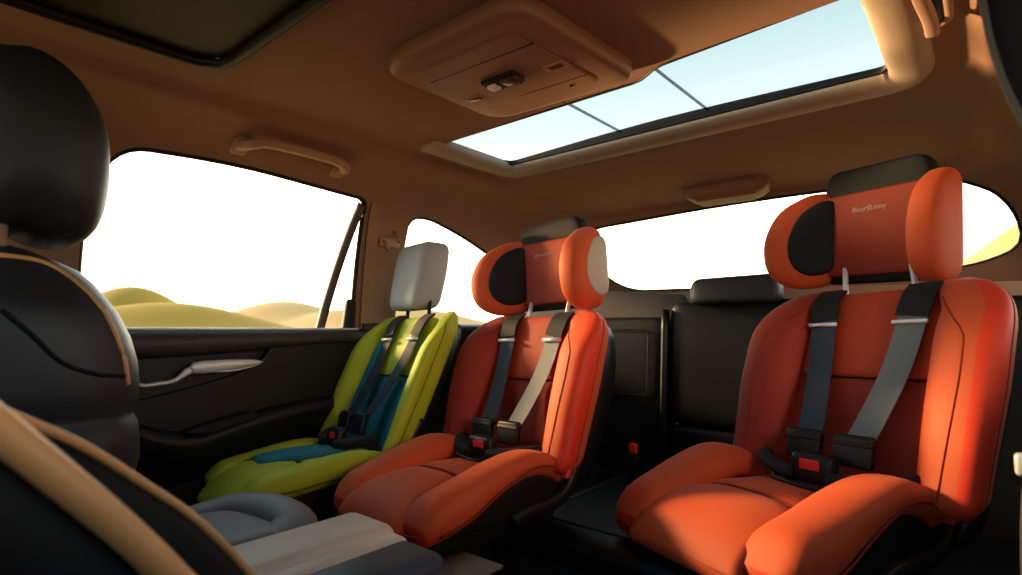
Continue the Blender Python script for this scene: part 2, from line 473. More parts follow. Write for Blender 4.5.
h3 = [hill(1000, 90, elev(90, 1000, 246)+1.4, 10, 20), hill(1080, 90, 16, 14, 20)]
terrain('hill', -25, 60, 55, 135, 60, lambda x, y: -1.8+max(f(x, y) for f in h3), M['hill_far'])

# ------------------------------------------------------------------ lower body: door, side trims, floor
door = thing('door_1', '', ''); del door['label']; del door['category']; struct(door)
XD = -1.446
dm = lambda u, v, w: V((XD+w, u, v))
def plate(name, poly, w0, w1, m, parent, bev=.008, mapf=dm, seg=3):
    return obj(name, prism(poly, w0, w1, mapf, bev=bev, seg=seg), m, parent, sharp=50)
plate('door_panel', [(-.3, -.76), (1.0, -.76), (1.0, .0), (-.3, .0)], -.03, .0, M['door_dark'], door)
# sill along the window
obj('window_sill', loft([[dm(y, v+(-.038 if False else 0), w) for v, w in ((-.004, -.03), (.002, -.012), (.001, .012), (-.006, .026), (-.02, .034), (-.048+.02*smooth01(.4, 1.0, y), .036), (-.060+.024*smooth01(.4, 1., y), .026), (-.066+.026*smooth01(.4, 1., y), .0), (-.05, -.03))] for y in [-.3+i*.065 for i in range(21)]]), M['door_sill'], door)
obj('belt_strip', tube([dm(y, .001, .016) for y in (-.3, .3, .98)], .0035, 8), M['chrome'], door)
# shaped middle panel below the swooping line, above the armrest
mid = [(-.3, -.15), (.30, -.165), (.42, -.155), (.55, -.13), (.64, -.105), (.69, -.075), (.715, -.045), (.76, -.037), (1.0, -.033), (1.0, -.20), (.83, -.195), (.62, -.235), (.5, -.25), (.42, -.23), (.34, -.18), (-.3, -.175)]
obj('middle_panel', prism(cr([(p[0], p[1]) for p in mid], 5, closed=True), -.01, .022, dm, bev=.010), M['door_dark'], door, sharp=40)
# armrest: long padded ledge that dips and rises to the rear
arm = cr([(-.3, -.165), (.20, -.165), (.33, -.175), (.40, -.200), (.46, -.228), (.53, -.240), (.60, -.226), (.70, -.206), (.85, -.192), (1.0, -.188)], 8)
def arm_ring(y, z):
    hgt = .075
    return [dm(y, z+b, a) for a, b in ((-.02, .004), (.02, .006), (.042, .004), (.054, -.004), (.060, -.018), (.057, -.034), (.048, -.055), (.035, -hgt-.01), (.022, -hgt-.035), (-.02, -hgt-.05))]
ar = obj('armrest', loft([arm_ring(*p) for p in arm]), M['leather'], door)
obj('piping', tube([dm(y, z-.022, .060) for y, z in arm], .0022, 6), M['rubber'], ar)
# pull cup let into the armrest
plate('pull_cup', rounded([(.50, -.232), (.53, -.222), (.655, -.200), (.665, -.208), (.655, -.216), (.56, -.238)], .006), 0.02, .0615, M['rubber'], ar, bev=.003)
plate('lower_panel', rounded([(-.3, -.75), (1., -.75), (1., -.33), (.6, -.34), (.45, -.36), (.3, -.31), (-.3, -.30)], .03), -.01, .03, M['door_dark'], door, bev=.02)
# inner door handle
hd = obj('door_handle', loft([[dm(y, z+b, .030+a*1.0) for a, b in sup(.010, hh, 2.6, 14)] for y, z, hh in
    [(.515, -.088, .0015), (.522, -.089, .013), (.545, -.0885, .0155), (.59, -.086, .0135), (.64, -.0835, .0105), (.672, -.082, .006), (.683, -.0815, .001)]]), M['silver'], door)
obj('handle_bezel', loft([[dm(y, z+b, .026+a) for a, b in sup(.008, hh, 2.2, 10)] for y, z, hh in
    cr([(.30, -.070, .002), (.36, -.082, .003), (.40, -.105, .004), (.42, -.122, .0045), (.45, -.121, .005), (.485, -.116, .006), (.51, -.098, .010), (.535, -.095, .006), (.60, -.1005, .0035), (.66, -.093, .002), (.685, -.083, .001)], 4)]), M['chrome'], hd)

wl = struct(obj('wall_left', prism([(1.0, -.76), (1.0, .012), (1.9, .012), (1.9, -.76)], -.04, .0, dm), M['door_dark'], smooth=False))
obj('ledge_trim', tube([dm(y, .004, -.005) for y in (1.0, 1.3, 1.65)], .03, 12, ry=.016), M['leather_grey'], wl)
struct(obj('wall_right', prism([(-.95, -.76), (-.95, .01), (1.9, .01), (1.9, -.76)], XR, XR+.04, lambda u, v, h: V((h, u, v))), M['door_dark'], smooth=False))
struct(obj('wall_front', prism([(-1.46, -.76), (.24, -.76), (.24, .02), (-1.46, .02)], -.98, -.94, rearm), M['door_dark'], smooth=False))
# boot side trims and tailgate lower part
tg = struct(obj('wall_rear', prism([(-1.46, -.76), (.24, -.76), (.24, .0), (-1.46, .0)], 2.0, 2.04, rearm), M['tan_plastic'], smooth=False))
struct(obj('floor', rbox((1.72, 3.05, .04), 0, c=(XC, .53, -.78)), M['carpet'], smooth=False))
tun = struct(obj('trim_2', rbox((.30, 1.6, .33), .05, c=(-.74, .05, -.63)), M['carpet'], sharp=60))
# sloping rear side trim below the quarter window / rear window
struct(obj('trim_3', pillow(rounded([(-1.40, -.02), (-1.40, .22), (-1.25, .23), (-1.08, .14), (-.72, .112), (-.72, -.02)], .03), .02, .02, lambda u, v, w: V((u, 1.74-w-.1*(v), v)), p=6), M['taupe_trim']))
struct(obj('trim_4', prism([(-1.36, -.1), (.14, -.1), (.14, .115), (-.6, .125), (-1.36, .125)], 1.80, 1.83, rearm, bev=.0), M['tan_plastic'], smooth=False))

# ------------------------------------------------------------------ child seats
def strip(name, pts, w, th, m, parent, mp, across=None):
    """flat webbing through local points; across = width direction per point."""
    P = cr(pts, 6); rings = []
    for i, p in enumerate(P):
        a = V(P[max(i-1, 0)][:3]); b = V(P[min(i+1, len(P)-1)][:3]); t = (b-a).normalized()
        x = V((1, 0, 0)); x = (x-t*x.dot(t)).normalized(); nrm = x.cross(t)
        p = V(p[:3]); ww = w
        rings.append([mp(p+x*(ww*u)+nrm*(th*v)) for u, v in ((-.5, -.5), (.5, -.5), (.5, .5), (-.5, .5))])
    return obj(name, loft(rings), m, parent, sharp=30)

def child_seat(name, label, P, C, kind, group):
    X, Y, Z, yaw, roll, sx, sy, sz, rec = P
    root = thing(name, label, 'child seat', (X, Y, Z), yaw, group)
    cr_, sr_ = math.cos(roll), math.sin(roll)
    def mp(l):
        x, y, z = l[0]*sx, l[1]*sy, l[2]*sz; y += rec*z
        return V((x*cr_-z*sr_, y, x*sr_+z*cr_))
    m3 = lambda x, y, z: mp((x, y, z))
    cw, cx0, bh = C.get('cw', .88), C.get('cx', 0.), C.get('bh', 1.)
    m3b = m3
    cy0 = C.get('cy', 1.)
    mc = lambda x, y, z: m3(x*cw+cx0, y*cy0, z)
    # base shell
    bs = obj('base', rbox((.345, .40, .076+C.get('base_ex', 0.)), .022, mc, c=(0, -.135, .0365-C.get('base_ex', 0.)/2)), M['shell'], root, sharp=60)
    for s in (-1, 1):
        obj('side_panel', pillow(rounded([(-.31, .018), (-.24, .055), (-.16, .088), (-.06, .095), (.02, .075), (.05, .035), (.05, .018), (-.25, .012)], .02), .008, .02, lambda u, v, w, s=s: mc(s*(.178+w), u, v), p=6), M['shell'], bs)
    # isofix style bracket joining base and back on both sides
    for s in (-1, 1):
        obj('bracket', tube([mc(s*(.196-.012*(1-z/.17)), y, z) for y, z in cr([(.085, .17), (.070, .09), (.050, .045), (.0, .026), (-.09, .020), (-.125, .012)], 6)], .017, 12, ry=.014, n=4), M['shell'], root)
        obj('belt_guide', rbox((.016, .018, .02), .003, mc, c=(s*.207, .022, .085)), M['redbtn'], root)
    # thigh bolsters
    top = [(-.40, .068), (-.36, .088), (-.29, .110), (-.2, .136), (-.12, .150), (-.05, .142), (.02, .115), (.06, .095)]
    bot = [(-.40, .010), (-.36, .0), (-.28, .016), (-.2, .052), (-.1, .080), (-.02, .072), (.03, .050), (.06, .04)]
    ftop, fbot = curve(top), curve(bot)
    for s in (-1, 1):
        rings = []
        NS = 34
        for i in range(NS+1):
            t = i/NS; y = .055-.436*t
            zb = fbot(y)*C.get('bot', 1.)+C.get('bot0', 0.); zt = ftop(y); zt = zt+(bh-1)*max(0, zt-.085)
            e = 1.
            if t < .10: e = math.sqrt(max(0, 1-(1-t/.10)**2))
            if t > .92: e = math.sqrt(max(0, 1-((t-.92)/.08)**2))
            e = max(e, .03)
            inn = .098-.004*smooth01(-.28, -.38, y); out = .200-.014*smooth01(-.25, -.40, y)
            cx, a = (inn+out)/2, (out-inn)/2*(.55+.45*e); cz, b = (zt+zb)/2, (zt-zb)/2*e
            cz = cz if t < .5 else zb+.0+(zt-zb)/2
            ring = []
            for u, v in sup(a, b, 2.5, 28):
                # the crown leans towards the outside at the hips
                ring.append(mc(s*(cx+u+.010*v/b*smooth01(-.3, -.1, y)), y, cz+v))
            rings.append(ring if s > 0 else ring[::-1])
        bo = obj('thigh_bolster', loft(rings), C['main'], root)
        if kind == 'wing':
            bo.data.materials.append(M['red_side'])
            for p_, k_i in zip(bo.data.polygons, [j_ for i_ in range(NS) for j_ in range(28)]):
                kk = k_i if s > 0 else 27-k_i
                p_.material_index = 1 if 20 <= kk <= 25 else 0
        pp = [mc(s*(.2010-.014*smooth01(-.25, -.40, y)), y, fbot(y)*C.get('bot', 1.)+C.get('bot0', 0.)+.024+.006*smooth01(-.25, -.1, y)) for y in [.03-.01*k for k in range(1, 38)]]
        obj('piping', tube(pp, .0022, 6), C['seam'], bo)
    # seat pad: rear pad and rounded front lip
    def pad_ring(y, zt, zb, hw=.108):
        r = []
        for k in range(17):
            u = -1+2*k/16; r.append(mc(hw*u, y, zt-.016*abs(u)**3-.006*(1-u*u)*0))
        for k in range(17):
            u = 1-2*k/16; r.append(mc(hw*u, y, zb))
        return r
    rear = [(.05, .07, .06), (.045, .088, .05), (.02, .094, .04), (-.08, .097, .03), (-.16, .100, .03), (-.195, .099, .03), (-.208, .094, .035), (-.212, .080, .04)]
    front = [(-.208, .07, .05), (-.211, .088, .03), (-.225, .096, .02), (-.27, .096, .005), (-.315, .091, .0), (-.35, .083, -.002), (-.375, .068, .002), (-.389, .050, .010), (-.394, .036, .020)]
    obj('seat_pad', loft([pad_ring(*q) for q in rear]), C['pad'], root)
    fp = obj('front_pad', loft([pad_ring(*q, hw=.112) for q in front]), C['front'], root)
    zf = curve([(-.396, .036), (-.389, .050), (-.375, .068), (-.35, .083), (-.315, .091), (-.27, .0965), (-.2, .0995), (-.08, .0975), (.0, .094), (.05, .07)])
    obj('seam', tube([mc(x, -.2095, .0945-.016*abs(x/.108)**3) for x in [-.104+.0104*k for k in range(21)]], .0022, 6), C['seam'], fp)
    for s in (-1, 1):
        obj('seam', tube([mc(s*(.106+.006*smooth01(-.25, -.35, y)), y-(.004 if y < -.37 else 0), zf(y)-.010+.0*y) for y in [-.06-.0078*k for k in range(36)]], .0024, 6), C['seam'], fp)
    if kind == 'wing':
        obj('piping', tube([mc(x, -.389+.02*(abs(x)/.18)**3, .020+.004*(abs(x)/.18)) for x in [-.165+.0165*i for i in range(21)]], .0022, 6), C['seam'], fp)
    else:
        obj('inset_pad', pillow(rounded([(-.085, -.30), (.02, -.315), (.070, -.21), (.078, -.05), (-.088, -.05)], .02), .006, .01, lambda u, v, w: mc(u, v, zf(v)-.010*(abs(u)/.108)**3+w+.0035), p=5), C['inset'], root)
    # back shell and pads
    obj('back_shell', pillow(rounded([(-.165, .02), (.165, .02), (.185, .30), (.145, .428), (-.145, .428), (-.185, .30)], [.05, .05, .08, .06, .06, .08]), .03, .035, lambda u, v, w: m3(u, .105-w*(1 if w > 0 else C.get('shell_t', 1.)), v), p=8, nr=7), M['shell'], root)
    bp = lambda off, bulge=0.: (lambda u, v, w: m3(u, .052+off-w, v))
    bx = .125+C.get('inn', 0.)
    lo_ = rounded([(-bx, .085), (bx, .085), (bx, .272), (-bx, .272)], .014)
    up_ = rounded([(-bx, .274), (bx, .274), (.120, .40), (.09, .437), (-.09, .437), (-.120, .40)], [.014, .014, .04, .03, .03, .04])
    obj('back_pad', pillow(lo_, .020, .04, bp(.0), p=5), C['back_low'], root)
    obj('back_pad', pillow(up_, .020, .04, bp(.0), p=5), C['back_up'], root)
    if kind != 'wing':
        for s in (-1, 1):
            obj('side_strip', pillow(rounded([(s*.095, .10), (s*.158, .09), (s*.158, .355), (s*.11, .385)], .012), .006, .01, lambda u, v, w: m3(u, .034-w, v), p=5, n=48), C['inset'], root)
    # side bolsters of the back
    for s in (-1, 1):
        rings = []; NS = 40
        for i in range(NS+1):
            t = i/NS; z = .078+.372*t
            e = 1.
            if t < .09: e = math.sqrt(max(0, 1-(1-t/.09)**2))
            if t > .74: e = math.sqrt(max(0, 1-((t-.74)/.26)**2))
            e = max(e, .04)
            inn = .108+C.get('inn', 0.)-.030*smooth01(.84, 1., t); out = .186+C.get('bw', .006)+.012*smooth01(.0, .6, t)
            out = inn+(out-inn)*(.30+.70*e) if t > .5 else inn+(out-inn)*(.55+.45*e)
            yf = -.030+C.get('yf', 0.)-.012*smooth01(.1, .5, t)+.030*smooth01(.68, 1, t); yb = .092
            cy, b = (yf+yb)/2, (yb-yf)/2*e; cy = cy if t < .5 else yb-(yb-yf)/2*(.25+.75*e)
            cx, a = (inn+out)/2, (out-inn)/2
            ring = []
            for u, v in sup(a, b, 2.7, 32):
                sk = -.016*(v/b)*(1 if v < 0 else .2)       # front edge leans outward
                ring.append(m3(s*(cx+u+sk*-1*(-1)), cy+v, z-.028*(u/a)*smooth01(.2, .0, t)*0))
            rings.append(ring if s < 0 else ring[::-1])
        bo = obj('side_bolster', loft(rings), C['bol'][0 if s < 0 else 1], root)
        if kind == 'wing':
            bo.data.materials.append(M['red_side'])
            inv = [(i_, j_) for i_ in range(NS) for j_ in range(32)]
            for p_, (i_, j_) in zip(bo.data.polygons, inv):
                uu, vv = sup(1, 1, 2.7, 32)[j_]
                p_.material_index = 1 if uu > .55 and vv > -.42 else 0
        bvh_ = BVHTree.FromPolygons([v.co for v in bo.data.vertices], [p.vertices[:] for p in bo.data.polygons])
        if kind == 'wing':
            js = [j_ for j_ in range(16, 32) if sup(1, 1, 2.7, 32)[j_][0] > .55 and sup(1, 1, 2.7, 32)[j_][1] > -.42 or j_ == 31]
            jb = js[0]; line = [rg[jb if s > 0 else 31-jb] for rg in rings[3:38]]
            obj('piping', tube(line, .0018, 6), C['seam'], bo)
        for (dx, side) in ((.150, 'front'), (.0, 'outer')):
            if kind == 'wing' and side == 'outer': continue
            pts = []
            for k in range(26):
                z = .085+.33*k/25
                if side == 'front': o_ = m3(s*(.158+.012*smooth01(.1, .3, z)-.06*smooth01(.34, .43, z)), -.3, z); d_ = (m3(0, .3, z)-m3(0, -.3, z)).normalized()
                else: o_ = m3(s*.4, .018, z); d_ = (m3(-s*.4, .018, z)-o_).normalized()
                loc, n_, i_, dd = bvh_.ray_cast(o_, d_)
                if loc is not None: pts.append(loc)
            if len(pts) > 6 and kind == 'wing' or side == 'outer' and len(pts) > 6: obj('piping', tube(pts, .0016, 6), C['seam'], bo)
    # headrest
    hr_roll = C.get('hr_roll', 0.); hz = C.get('hr_z', 0.); hs = C.get('hr_s', 1.)
    def hm(x, y, z):
        dz = (z-.44)*hs; c_, s_ = math.cos(hr_roll), math.sin(hr_roll); x = x*hs*C.get('hr_w', 1.)+C.get('hr_x', 0.)
        return m3(x*c_-dz*s_, y+C.get('hr_y', 0.)-C.get('hr_up', 0.)*dz, .44+hz+x*s_+dz*c_)
    for s in (-1, 1):
        obj('headrest_post', tube([m3(s*.062, .07, .40), hm(s*.062, .07, .52)], .0055, 10), M['silver'] if kind == 'wing' else M['shell'], root)
    if kind == 'wing':
        hb = obj('headrest_back', pillow(rounded([(-.106, .456), (.106, .456), (.110, .60), (.098, .704), (-.098, .704), (-.110, .60)], [.02, .02, .05, .028, .028, .05]), .020, .035, lambda u, v, w: hm(u, .078-w, v), p=6), M['blackpad'], root)
        hp = obj('headrest_panel', pillow(rounded([(-.097, .472), (.097, .472), (.099, .648), (-.099, .648)], .010), .012, .02, lambda u, v, w: hm(u, .058-w, v), p=7), C['head'], root)
        for s in (-1, 1):
            # wing plane: from the panel edge outwards and forwards
            dx_, dy_ = C['wing_dir'][0 if s < 0 else 1]
            A = V((s*(.100 if s < 0 else .122), .070)); D = V((s*dx_, dy_)).normalized(); N_ = V((s*dy_, -abs(dx_))).normalized()
            def wm(u, v, w, A=A, D=D, N_=N_): q = A+D*u+N_*w; return hm(q.x, q.y, v)
            wl_ = C.get('wing_len', (1., 1.))[0 if s < 0 else 1]
            def wm(u, v, w, f=wm, k=wl_): return f(u*k, v, w)
            wo = rounded([(-.012, .452), (.085, .446), (.145, .478), (.160, .550), (.125, .628), (.04, .664), (-.012, .660)], [.03, .06, .05, .07, .06, .05, .02])
            wt_ = C.get('wing_th', (1., 1.))[0 if s < 0 else 1]
            wing = obj('headrest_wing', pillow(wo, .034*wt_, .044*wt_, wm, p=2.7 if wt_ == 1. else 3.6), C['wing'], root)
            obj('inner_pad', pillow(rounded([(-.005, .480), (.060, .474), (.100, .502), (.108, .555), (.075, .618), (.02, .642), (-.005, .640)], .03), .010, .012, lambda u, v, w, f=wm: f(u, v, .0300*wt_+w), p=3.4), M['blackpad'], wing)
            if C.get('outer_pad'):
                obj('outer_pad', pillow(rounded([(-.005, .485), (.06, .478), (.112, .515), (.112, .575), (.06, .63), (-.005, .635)], .04), .008, .012, lambda u, v, w, f=wm: f(u, v, -.0375-w), p=3.4), C['outer_pad'], wing)
    else:
        obj('headrest_cushion', pillow(rounded([(-.086, .462), (.086, .462), (.098, .58), (.088, .672), (-.088, .672), (-.098, .58)], [.03]*6), .062, .075, lambda u, v, w: hm(u, .062-w-.33*(v-.48), v), p=4.5), M['greypad'], root)
    # harness
    S = C['straps']
    for s in (-1, 1):
        xs = .078
        path = [(s*xs, .045, .440), (s*(xs+.001), .022, .422), (s*(xs-.003), .018, .38), (s*(xs-.014), .012, .29), (s*(xs-.031), -.012, .20), (s*(xs-.036), -.030, .168)]
        strip('harness_strap', path, .044, .003, S[0 if s < 0 else 1], root, mp)
        strip('shoulder_pad', [(s*xs, .042, .443), (s*(xs+.001), .018, .423), (s*(xs-.0035), .0135, .385)], .050, .006, M['blackpad'], root, mp)
        obj('strap_clip', tube([m3(s*(xs-.004)-.026, .0105, .375), m3(s*(xs-.004)+.026, .0105, .375)], .0045, 10, ry=.0042), M['silver'], root)
        tn = obj('buckle_tongue', rbox((.060, .018, .052), .005, lambda x, y, z, s=s: m3(s*(xs-.036)+x, -.036+y-.25*(z), .158+z), c=(0, 0, 0)), M['shell'], root, sharp=50)
        obj('tongue_bar', rbox((.063, .021, .011), .003, lambda x, y, z, s=s: m3(s*(xs-.036)+x, -.039+y, .172+z)), M['rubber'], tn, sharp=50)
        obj('hip_pad', tube([m3(s*x, y, z) for x, y, z in cr([(.030, -.070, .112), (.070, -.062, .116), (.105, -.04, .122), (.125, -.005, .125)], 5)], lambda t: .020-.008*t, 12, ry=.013), M['blackpad'], root)
    bk = obj('buckle', rbox((.070, .034, .050), .010, lambda x, y, z: m3(x, -.068+y-.45*z, .126+z)), M['shell'], root, sharp=50)
    obj('release_button', rbox((.036, .010, .019), .003, lambda x, y, z: m3(x, -.084+y-.45*z, .133+z)), M['redbtn'], bk)
    obj('crotch_strap', tube([m3(x, y, z) for x, y, z in ((-.075, -.066, .118), (-.055, -.088, .103), (0, -.096, .099), (.055, -.088, .103))], .006, 8, ry=.004), M['shell'], bk)
    return root, m3, hm

OR = dict(main=M['orange'], seam=M['orange_seam'], pad=M['orange'], front=M['orange'], back_low=M['rust_shaded'], back_up=M['orange_part_shaded'], bol=(M['rust_shaded'], M['orange']), wing=M['orange'], head=M['rust_shaded'], wing_dir=((.72, -.69), (-.08, -1.)), straps=(M['strap'], M['strap_grey']))  # left bolster and back pads take the shaded fabric
ORR = dict(OR, hr_roll=-.06, hr_w=.96, hr_x=-.038, cy=.93, hr_up=.48, hr_y=.05, wing_len=(.90, .66), wing_th=(1., .72), cx=-.034, cw=.93, bh=.85, hr_z=.002)
ORM = dict(OR, outer_pad=M['taupe'], hr_roll=.02, cy=.95, hr_up=.42, hr_y=.035, base_ex=.027, bh=.85, shell_t=2., wing_len=(1., .74), wing_dir=((.72, -.69), (-.05, -1.)))
LI = dict(main=M['lime'], seam=M['lime_seam'], pad=M['lime'], front=M['lime'], back_low=M['teal'], back_up=M['lime'], bol=(M['lime'], M['lime']), inset=M['teal'], bh=.4, bot=.1, bot0=.028, cy=.93, inn=.042, yf=.014, cw=.95, shell_t=1.5, hr_x=-.075, bw=.016, straps=(M['strap_navy'], M['strap_navy']))
GRP = 'child car seats on the rear bench'
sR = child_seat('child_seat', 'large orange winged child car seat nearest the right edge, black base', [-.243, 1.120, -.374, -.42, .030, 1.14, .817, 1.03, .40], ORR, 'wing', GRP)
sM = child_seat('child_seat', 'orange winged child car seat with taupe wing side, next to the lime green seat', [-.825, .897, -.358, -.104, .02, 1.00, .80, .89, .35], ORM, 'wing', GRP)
sG = child_seat('child_seat', 'lime green and teal child car seat with plain grey headrest by the door', [-1.234, .785, -.384, -.106, .03, .87, .78, .955, .49], LI, 'plain', GRP)

def text(s, size, fn, m, parent, shear=.25):
    cu = bpy.data.curves.new('t', 'FONT'); cu.body = s; cu.size = size; cu.shear = shear; cu.extrude = .0004; cu.align_x = 'CENTER'; cu.resolution_u = 3; cu.space_character = .9
    o = bpy.data.objects.new('t', cu); COL.objects.link(o); dg = bpy.context.evaluated_depsgraph_get()
    me = bpy.data.meshes.new_from_object(o.evaluated_get(dg)); bpy.data.objects.remove(o)
    for v in me.vertices: v.co = fn(v.co.x, v.co.y, v.co.z)
    return link('embroidery', me, m, parent, smooth=False)
def part_of(root, nm): return [c for c in root.children if c.name.split('.')[0] == nm][0]
text('RicurSlumny', .0150, lambda x, y, z: sR[2](x-.002, .0455-z, .605+y), M['stitch'], part_of(sR[0], 'headrest_panel'))
text('RUNASTUY', .0115, lambda x, y, z: sM[2](x-.012, .0455-z, .605+y), M['stitch'], part_of(sM[0], 'headrest_panel'))

# ------------------------------------------------------------------ rear bench
BB = lambda v: 1.56+.24*(v+.38)*.35     # backrest face, leaning back
bench = thing('rear_bench', 'black leather rear bench seat behind the child seats', 'car seat', (-.61, 1.3, -.75))
def fix(o, parent):
    o.parent = parent; o.matrix_parent_inverse = Matrix.Translation(parent.location).inverted() if parent.rotation_euler.z == 0 else parent.matrix_world.inverted(); return o
def bpart(name, bm, m, **k): return fix(obj(name, bm, m, None, **k), bench)
bpart('seat_base', rbox((.88, .62, .30), .03, c=(-.36, 1.225, -.58)), M['slate'], sharp=60)
bpart('seat_base', rbox((.58, .60, .30), .03, c=(-1.10, 1.24, -.61)), M['leather'], sharp=60)
bpart('seat_base', rbox((.36, .50, .30), .03, c=(-1.22, .88, -.61)), M['leather'], sharp=60)
def seatcush(x0, x1, y0, y1, z, th, lines):
    o_ = rounded([(x0, y0), (x1, y0), (x1, y1), (x0, y1)], .03)
    return pillow(o_, th, th*.9, lambda u, v, w: V((u, v, z-th+w)), p=7, nr=12, n=96)
c1 = bpart('seat_cushion', seatcush(-.80, .08, .895, 1.46, -.387, .035, 0), M['leather'])
c2 = bpart('seat_cushion', seatcush(-1.38, -.805, .90, 1.46, -.392, .04, 0), M['leather'])
c3 = bpart('seat_cushion', seatcush(-1.40, -1.02, .62, .90, -.394, .04, 0), M['leather'])
for pts in ([(-.755, .96), (-.755, 1.40)], [(-.755, .96), (.06, .96)], [(-.53, .96), (-.53, 1.4)]):
    fix(obj('stitch_line', tube([V((x, y, -.3865)) for x, y in pts], .0012, 6), M['taupe_trim']), c1)
def backpad(x0, x1, z0, z1, t=.045, r=.035):
    return pillow(rounded([(x0, z0), (x1, z0), (x1, z1), (x0, z1)], r), t, .05, lambda u, v, w: V((u, BB(v)+.045-w, v)), p=9, nr=9, n=80)
b1 = bpart('backrest', backpad(-.735, -.335, -.275, .085), M['leather'])
bpart('backrest', backpad(-1.36, -.742, -.47, .040, .04), M['leather'])
bpart('backrest', backpad(-.328, .17, -.47, .075, .04), M['leather'])
bpart('back_lower', backpad(-.735, -.335, -.47, -.28, .04, .02), M['leather'])
# inset panel lines of the left part
fix(obj('seam', tube([V((x, BB(z)-.0005, z)) for x, z in rounded([(-1.2, -.2), (-.80, -.2), (-.80, .0), (-1.2, .0)], .02)], .002, 6, closed=True), M['rubber']), b1)
for x in (-.735,):
    bpart('side_post', tube([V((x-.01, BB(z)+.0, z)) for z in (-.40, -.3, -.2, -.1, .0, .06)], .013, 12, ry=.012), M['leather'])
bpart('headrest', pillow(rounded([(-.665, .072), (-.415, .072), (-.42, .150), (-.655, .146)], [.02, .02, .025, .03]), .045, .05, lambda u, v, w: V((u, 1.60-w, v)), p=4.5), M['leather_grey'])
bk = thing('seat_belt_buckle', 'small black seat belt buckle with red button between the orange seats', 'seat belt buckle', (-.70, 1.30, -.385))
obj('buckle_stalk', rbox((.028, .022, .10), .006, c=(0, 0, .045)), M['shell'], bk, sharp=60)
obj('release_button', rbox((.02, .012, .024), .003, c=(.004, -.008, .088)), M['redbtn'], bk)

# ------------------------------------------------------------------ roof fittings
oc_o = rounded([(-.855, .61), (-.51, .615), (-.49, .965), (-.85, .945)], [.07, .06, .05, .06], 10)
oc = tag(obj('overhead_console', pillow(oc_o, .026, .02, lambda u, v, w: V((u, v, .503-w)), p=7, nr=12, n=110), M['console_plastic']), 'tan overhead console with reading lamp controls on the headliner', 'overhead console')
zc = .477
obj('console_panel', pillow(rounded([(-.80, .655), (-.565, .66), (-.545, .905), (-.815, .895)], .02), .002, .004, lambda u, v, w: V((u, v, zc-w)), p=9), M['console_plastic'], oc)
for a, b in (((-.80, .70), (-.555, .71)), ((-.812, .855), (-.548, .865))):
    obj('seam', tube([V((*a, zc-.0015)), V((*b, zc-.0015))], .0012, 6), M['shell'], oc)
sw = obj('switch', rbox((.078, .042, .010), .003, c=(-.685, .78, zc-.004)), M['rubber'], oc, sharp=50)
obj('rocker', rbox((.036, .030, .010), .003, c=(-.662, .78, zc-.010)), M['lens'], sw, sharp=50)
obj('rocker', rbox((.022, .022, .010), .004, c=(-.707, .78, zc-.010)), M['silver'], sw, sharp=50)
for x, y in ((-.785, .81), (-.575, .80)):
    ln = obj('reading_lamp', rbox((.045, .026, .004), .0015, c=(x, y, zc-.0015)), M['tan_plastic'], oc, sharp=50)
    obj('lens', rbox((.030, .014, .004), .0015, c=(x, y, zc-.003)), M['lens'], ln, sharp=50)
obj('microphone_hole', tube([(-.60, .885, zc-.002), (-.60, .885, zc-.004)], .004, 10), M['rubber'], oc)

def grab_handle(name, label, pts, r, m):
    P = [V(p) for p in pts]
    o = tag(obj(name, tube([V(q) for q in cr(P, 6)], r, 12, ry=r*.8, n=3), m), label, 'grab handle', 'grab handles on the roof rails'); return o
gp = [wall_pt(y, .437, -1, o_)+V((0, 0, dz)) for y, o_, dz in ((.575, .0, -.004), (.576, .024, -.006), (.590, .044, -.004), (.62, .050, .004), (.71, .052, .006), (.80, .050, .004), (.83, .044, -.004), (.844, .024, -.006), (.845, .0, -.004))]
gh = grab_handle('grab_handle', 'tan grab handle on the roof rail above the left door window', gp, .014, M['tan_plastic'])
for y in (.577, .843): obj('handle_mount', pillow(rounded([(y-.020, -.018), (y+.020, -.018), (y+.020, .012), (y-.020, .012)], .008), .012, .01, lambda u, v, w: wall_pt(u, .437+v, -1, w), p=5, n=32), M['tan_plastic'], gh)
gh2 = grab_handle('grab_handle', 'tan grab handle in a recess of the ceiling beside the glass sunroof', [(-.055, .93, .495), (-.055, .94, .477), (-.052, .97, .470), (-.047, 1.03, .468), (-.047, 1.09, .472), (-.05, 1.10, .495)], .010, M['tan_plastic'])
obj('handle_recess', pillow(rounded([(-.108, .90), (-.03, .90), (-.03, 1.12), (-.108, 1.12)], .025), .006, .01, lambda u, v, w: V((u, v, .5005-w)), p=7), M['shell'], gh2)
obj('recess_rim', tube([V((p.x, p.y, .498)) for p in resample(rounded([(-.112, .89), (-.025, .89), (-.025, 1.125), (-.112, 1.125)], .028), 48)], .007, 8, closed=True), M['tan_plastic'], gh2)
dl = tag(obj('dome_lamp', pillow(rounded([(-.745, 1.725), (-.470, 1.725), (-.485, 1.80), (-.73, 1.80)], .03), 0.040, .01, lambda u, v, w: roof_pt(u, v, w), p=3), M['console_plastic']), 'low tan dome lamp above the rear window', 'dome lamp')
obj('lens', pillow(rounded([(-.705, 1.738), (-.515, 1.738), (-.525, 1.785), (-.695, 1.785)], .015), .004, .006, lambda u, v, w: roof_pt(u, v, w+.0375), p=5), M['console_plastic'], dl)
# coat hook on the pillar
hk = thing('coat_hook', 'small tan double coat hook on the left pillar', 'coat hook', (wall_pt(1.075, .26).x+.012, 1.075, .26))
for dy, dz in ((-.025, 0.), (.018, .03)):
    obj('hook', tube([V((-.005, dy, dz+.015)), V((.012, dy, dz+.006)), V((.02, dy, dz-.012)), V((.016, dy, dz-.02))], .006, 8), M['tan_plastic'], hk)
obj('hook_plate', rbox((.012, .075, .03), .005, c=(-.006, 0, .01)), M['tan_plastic'], hk)
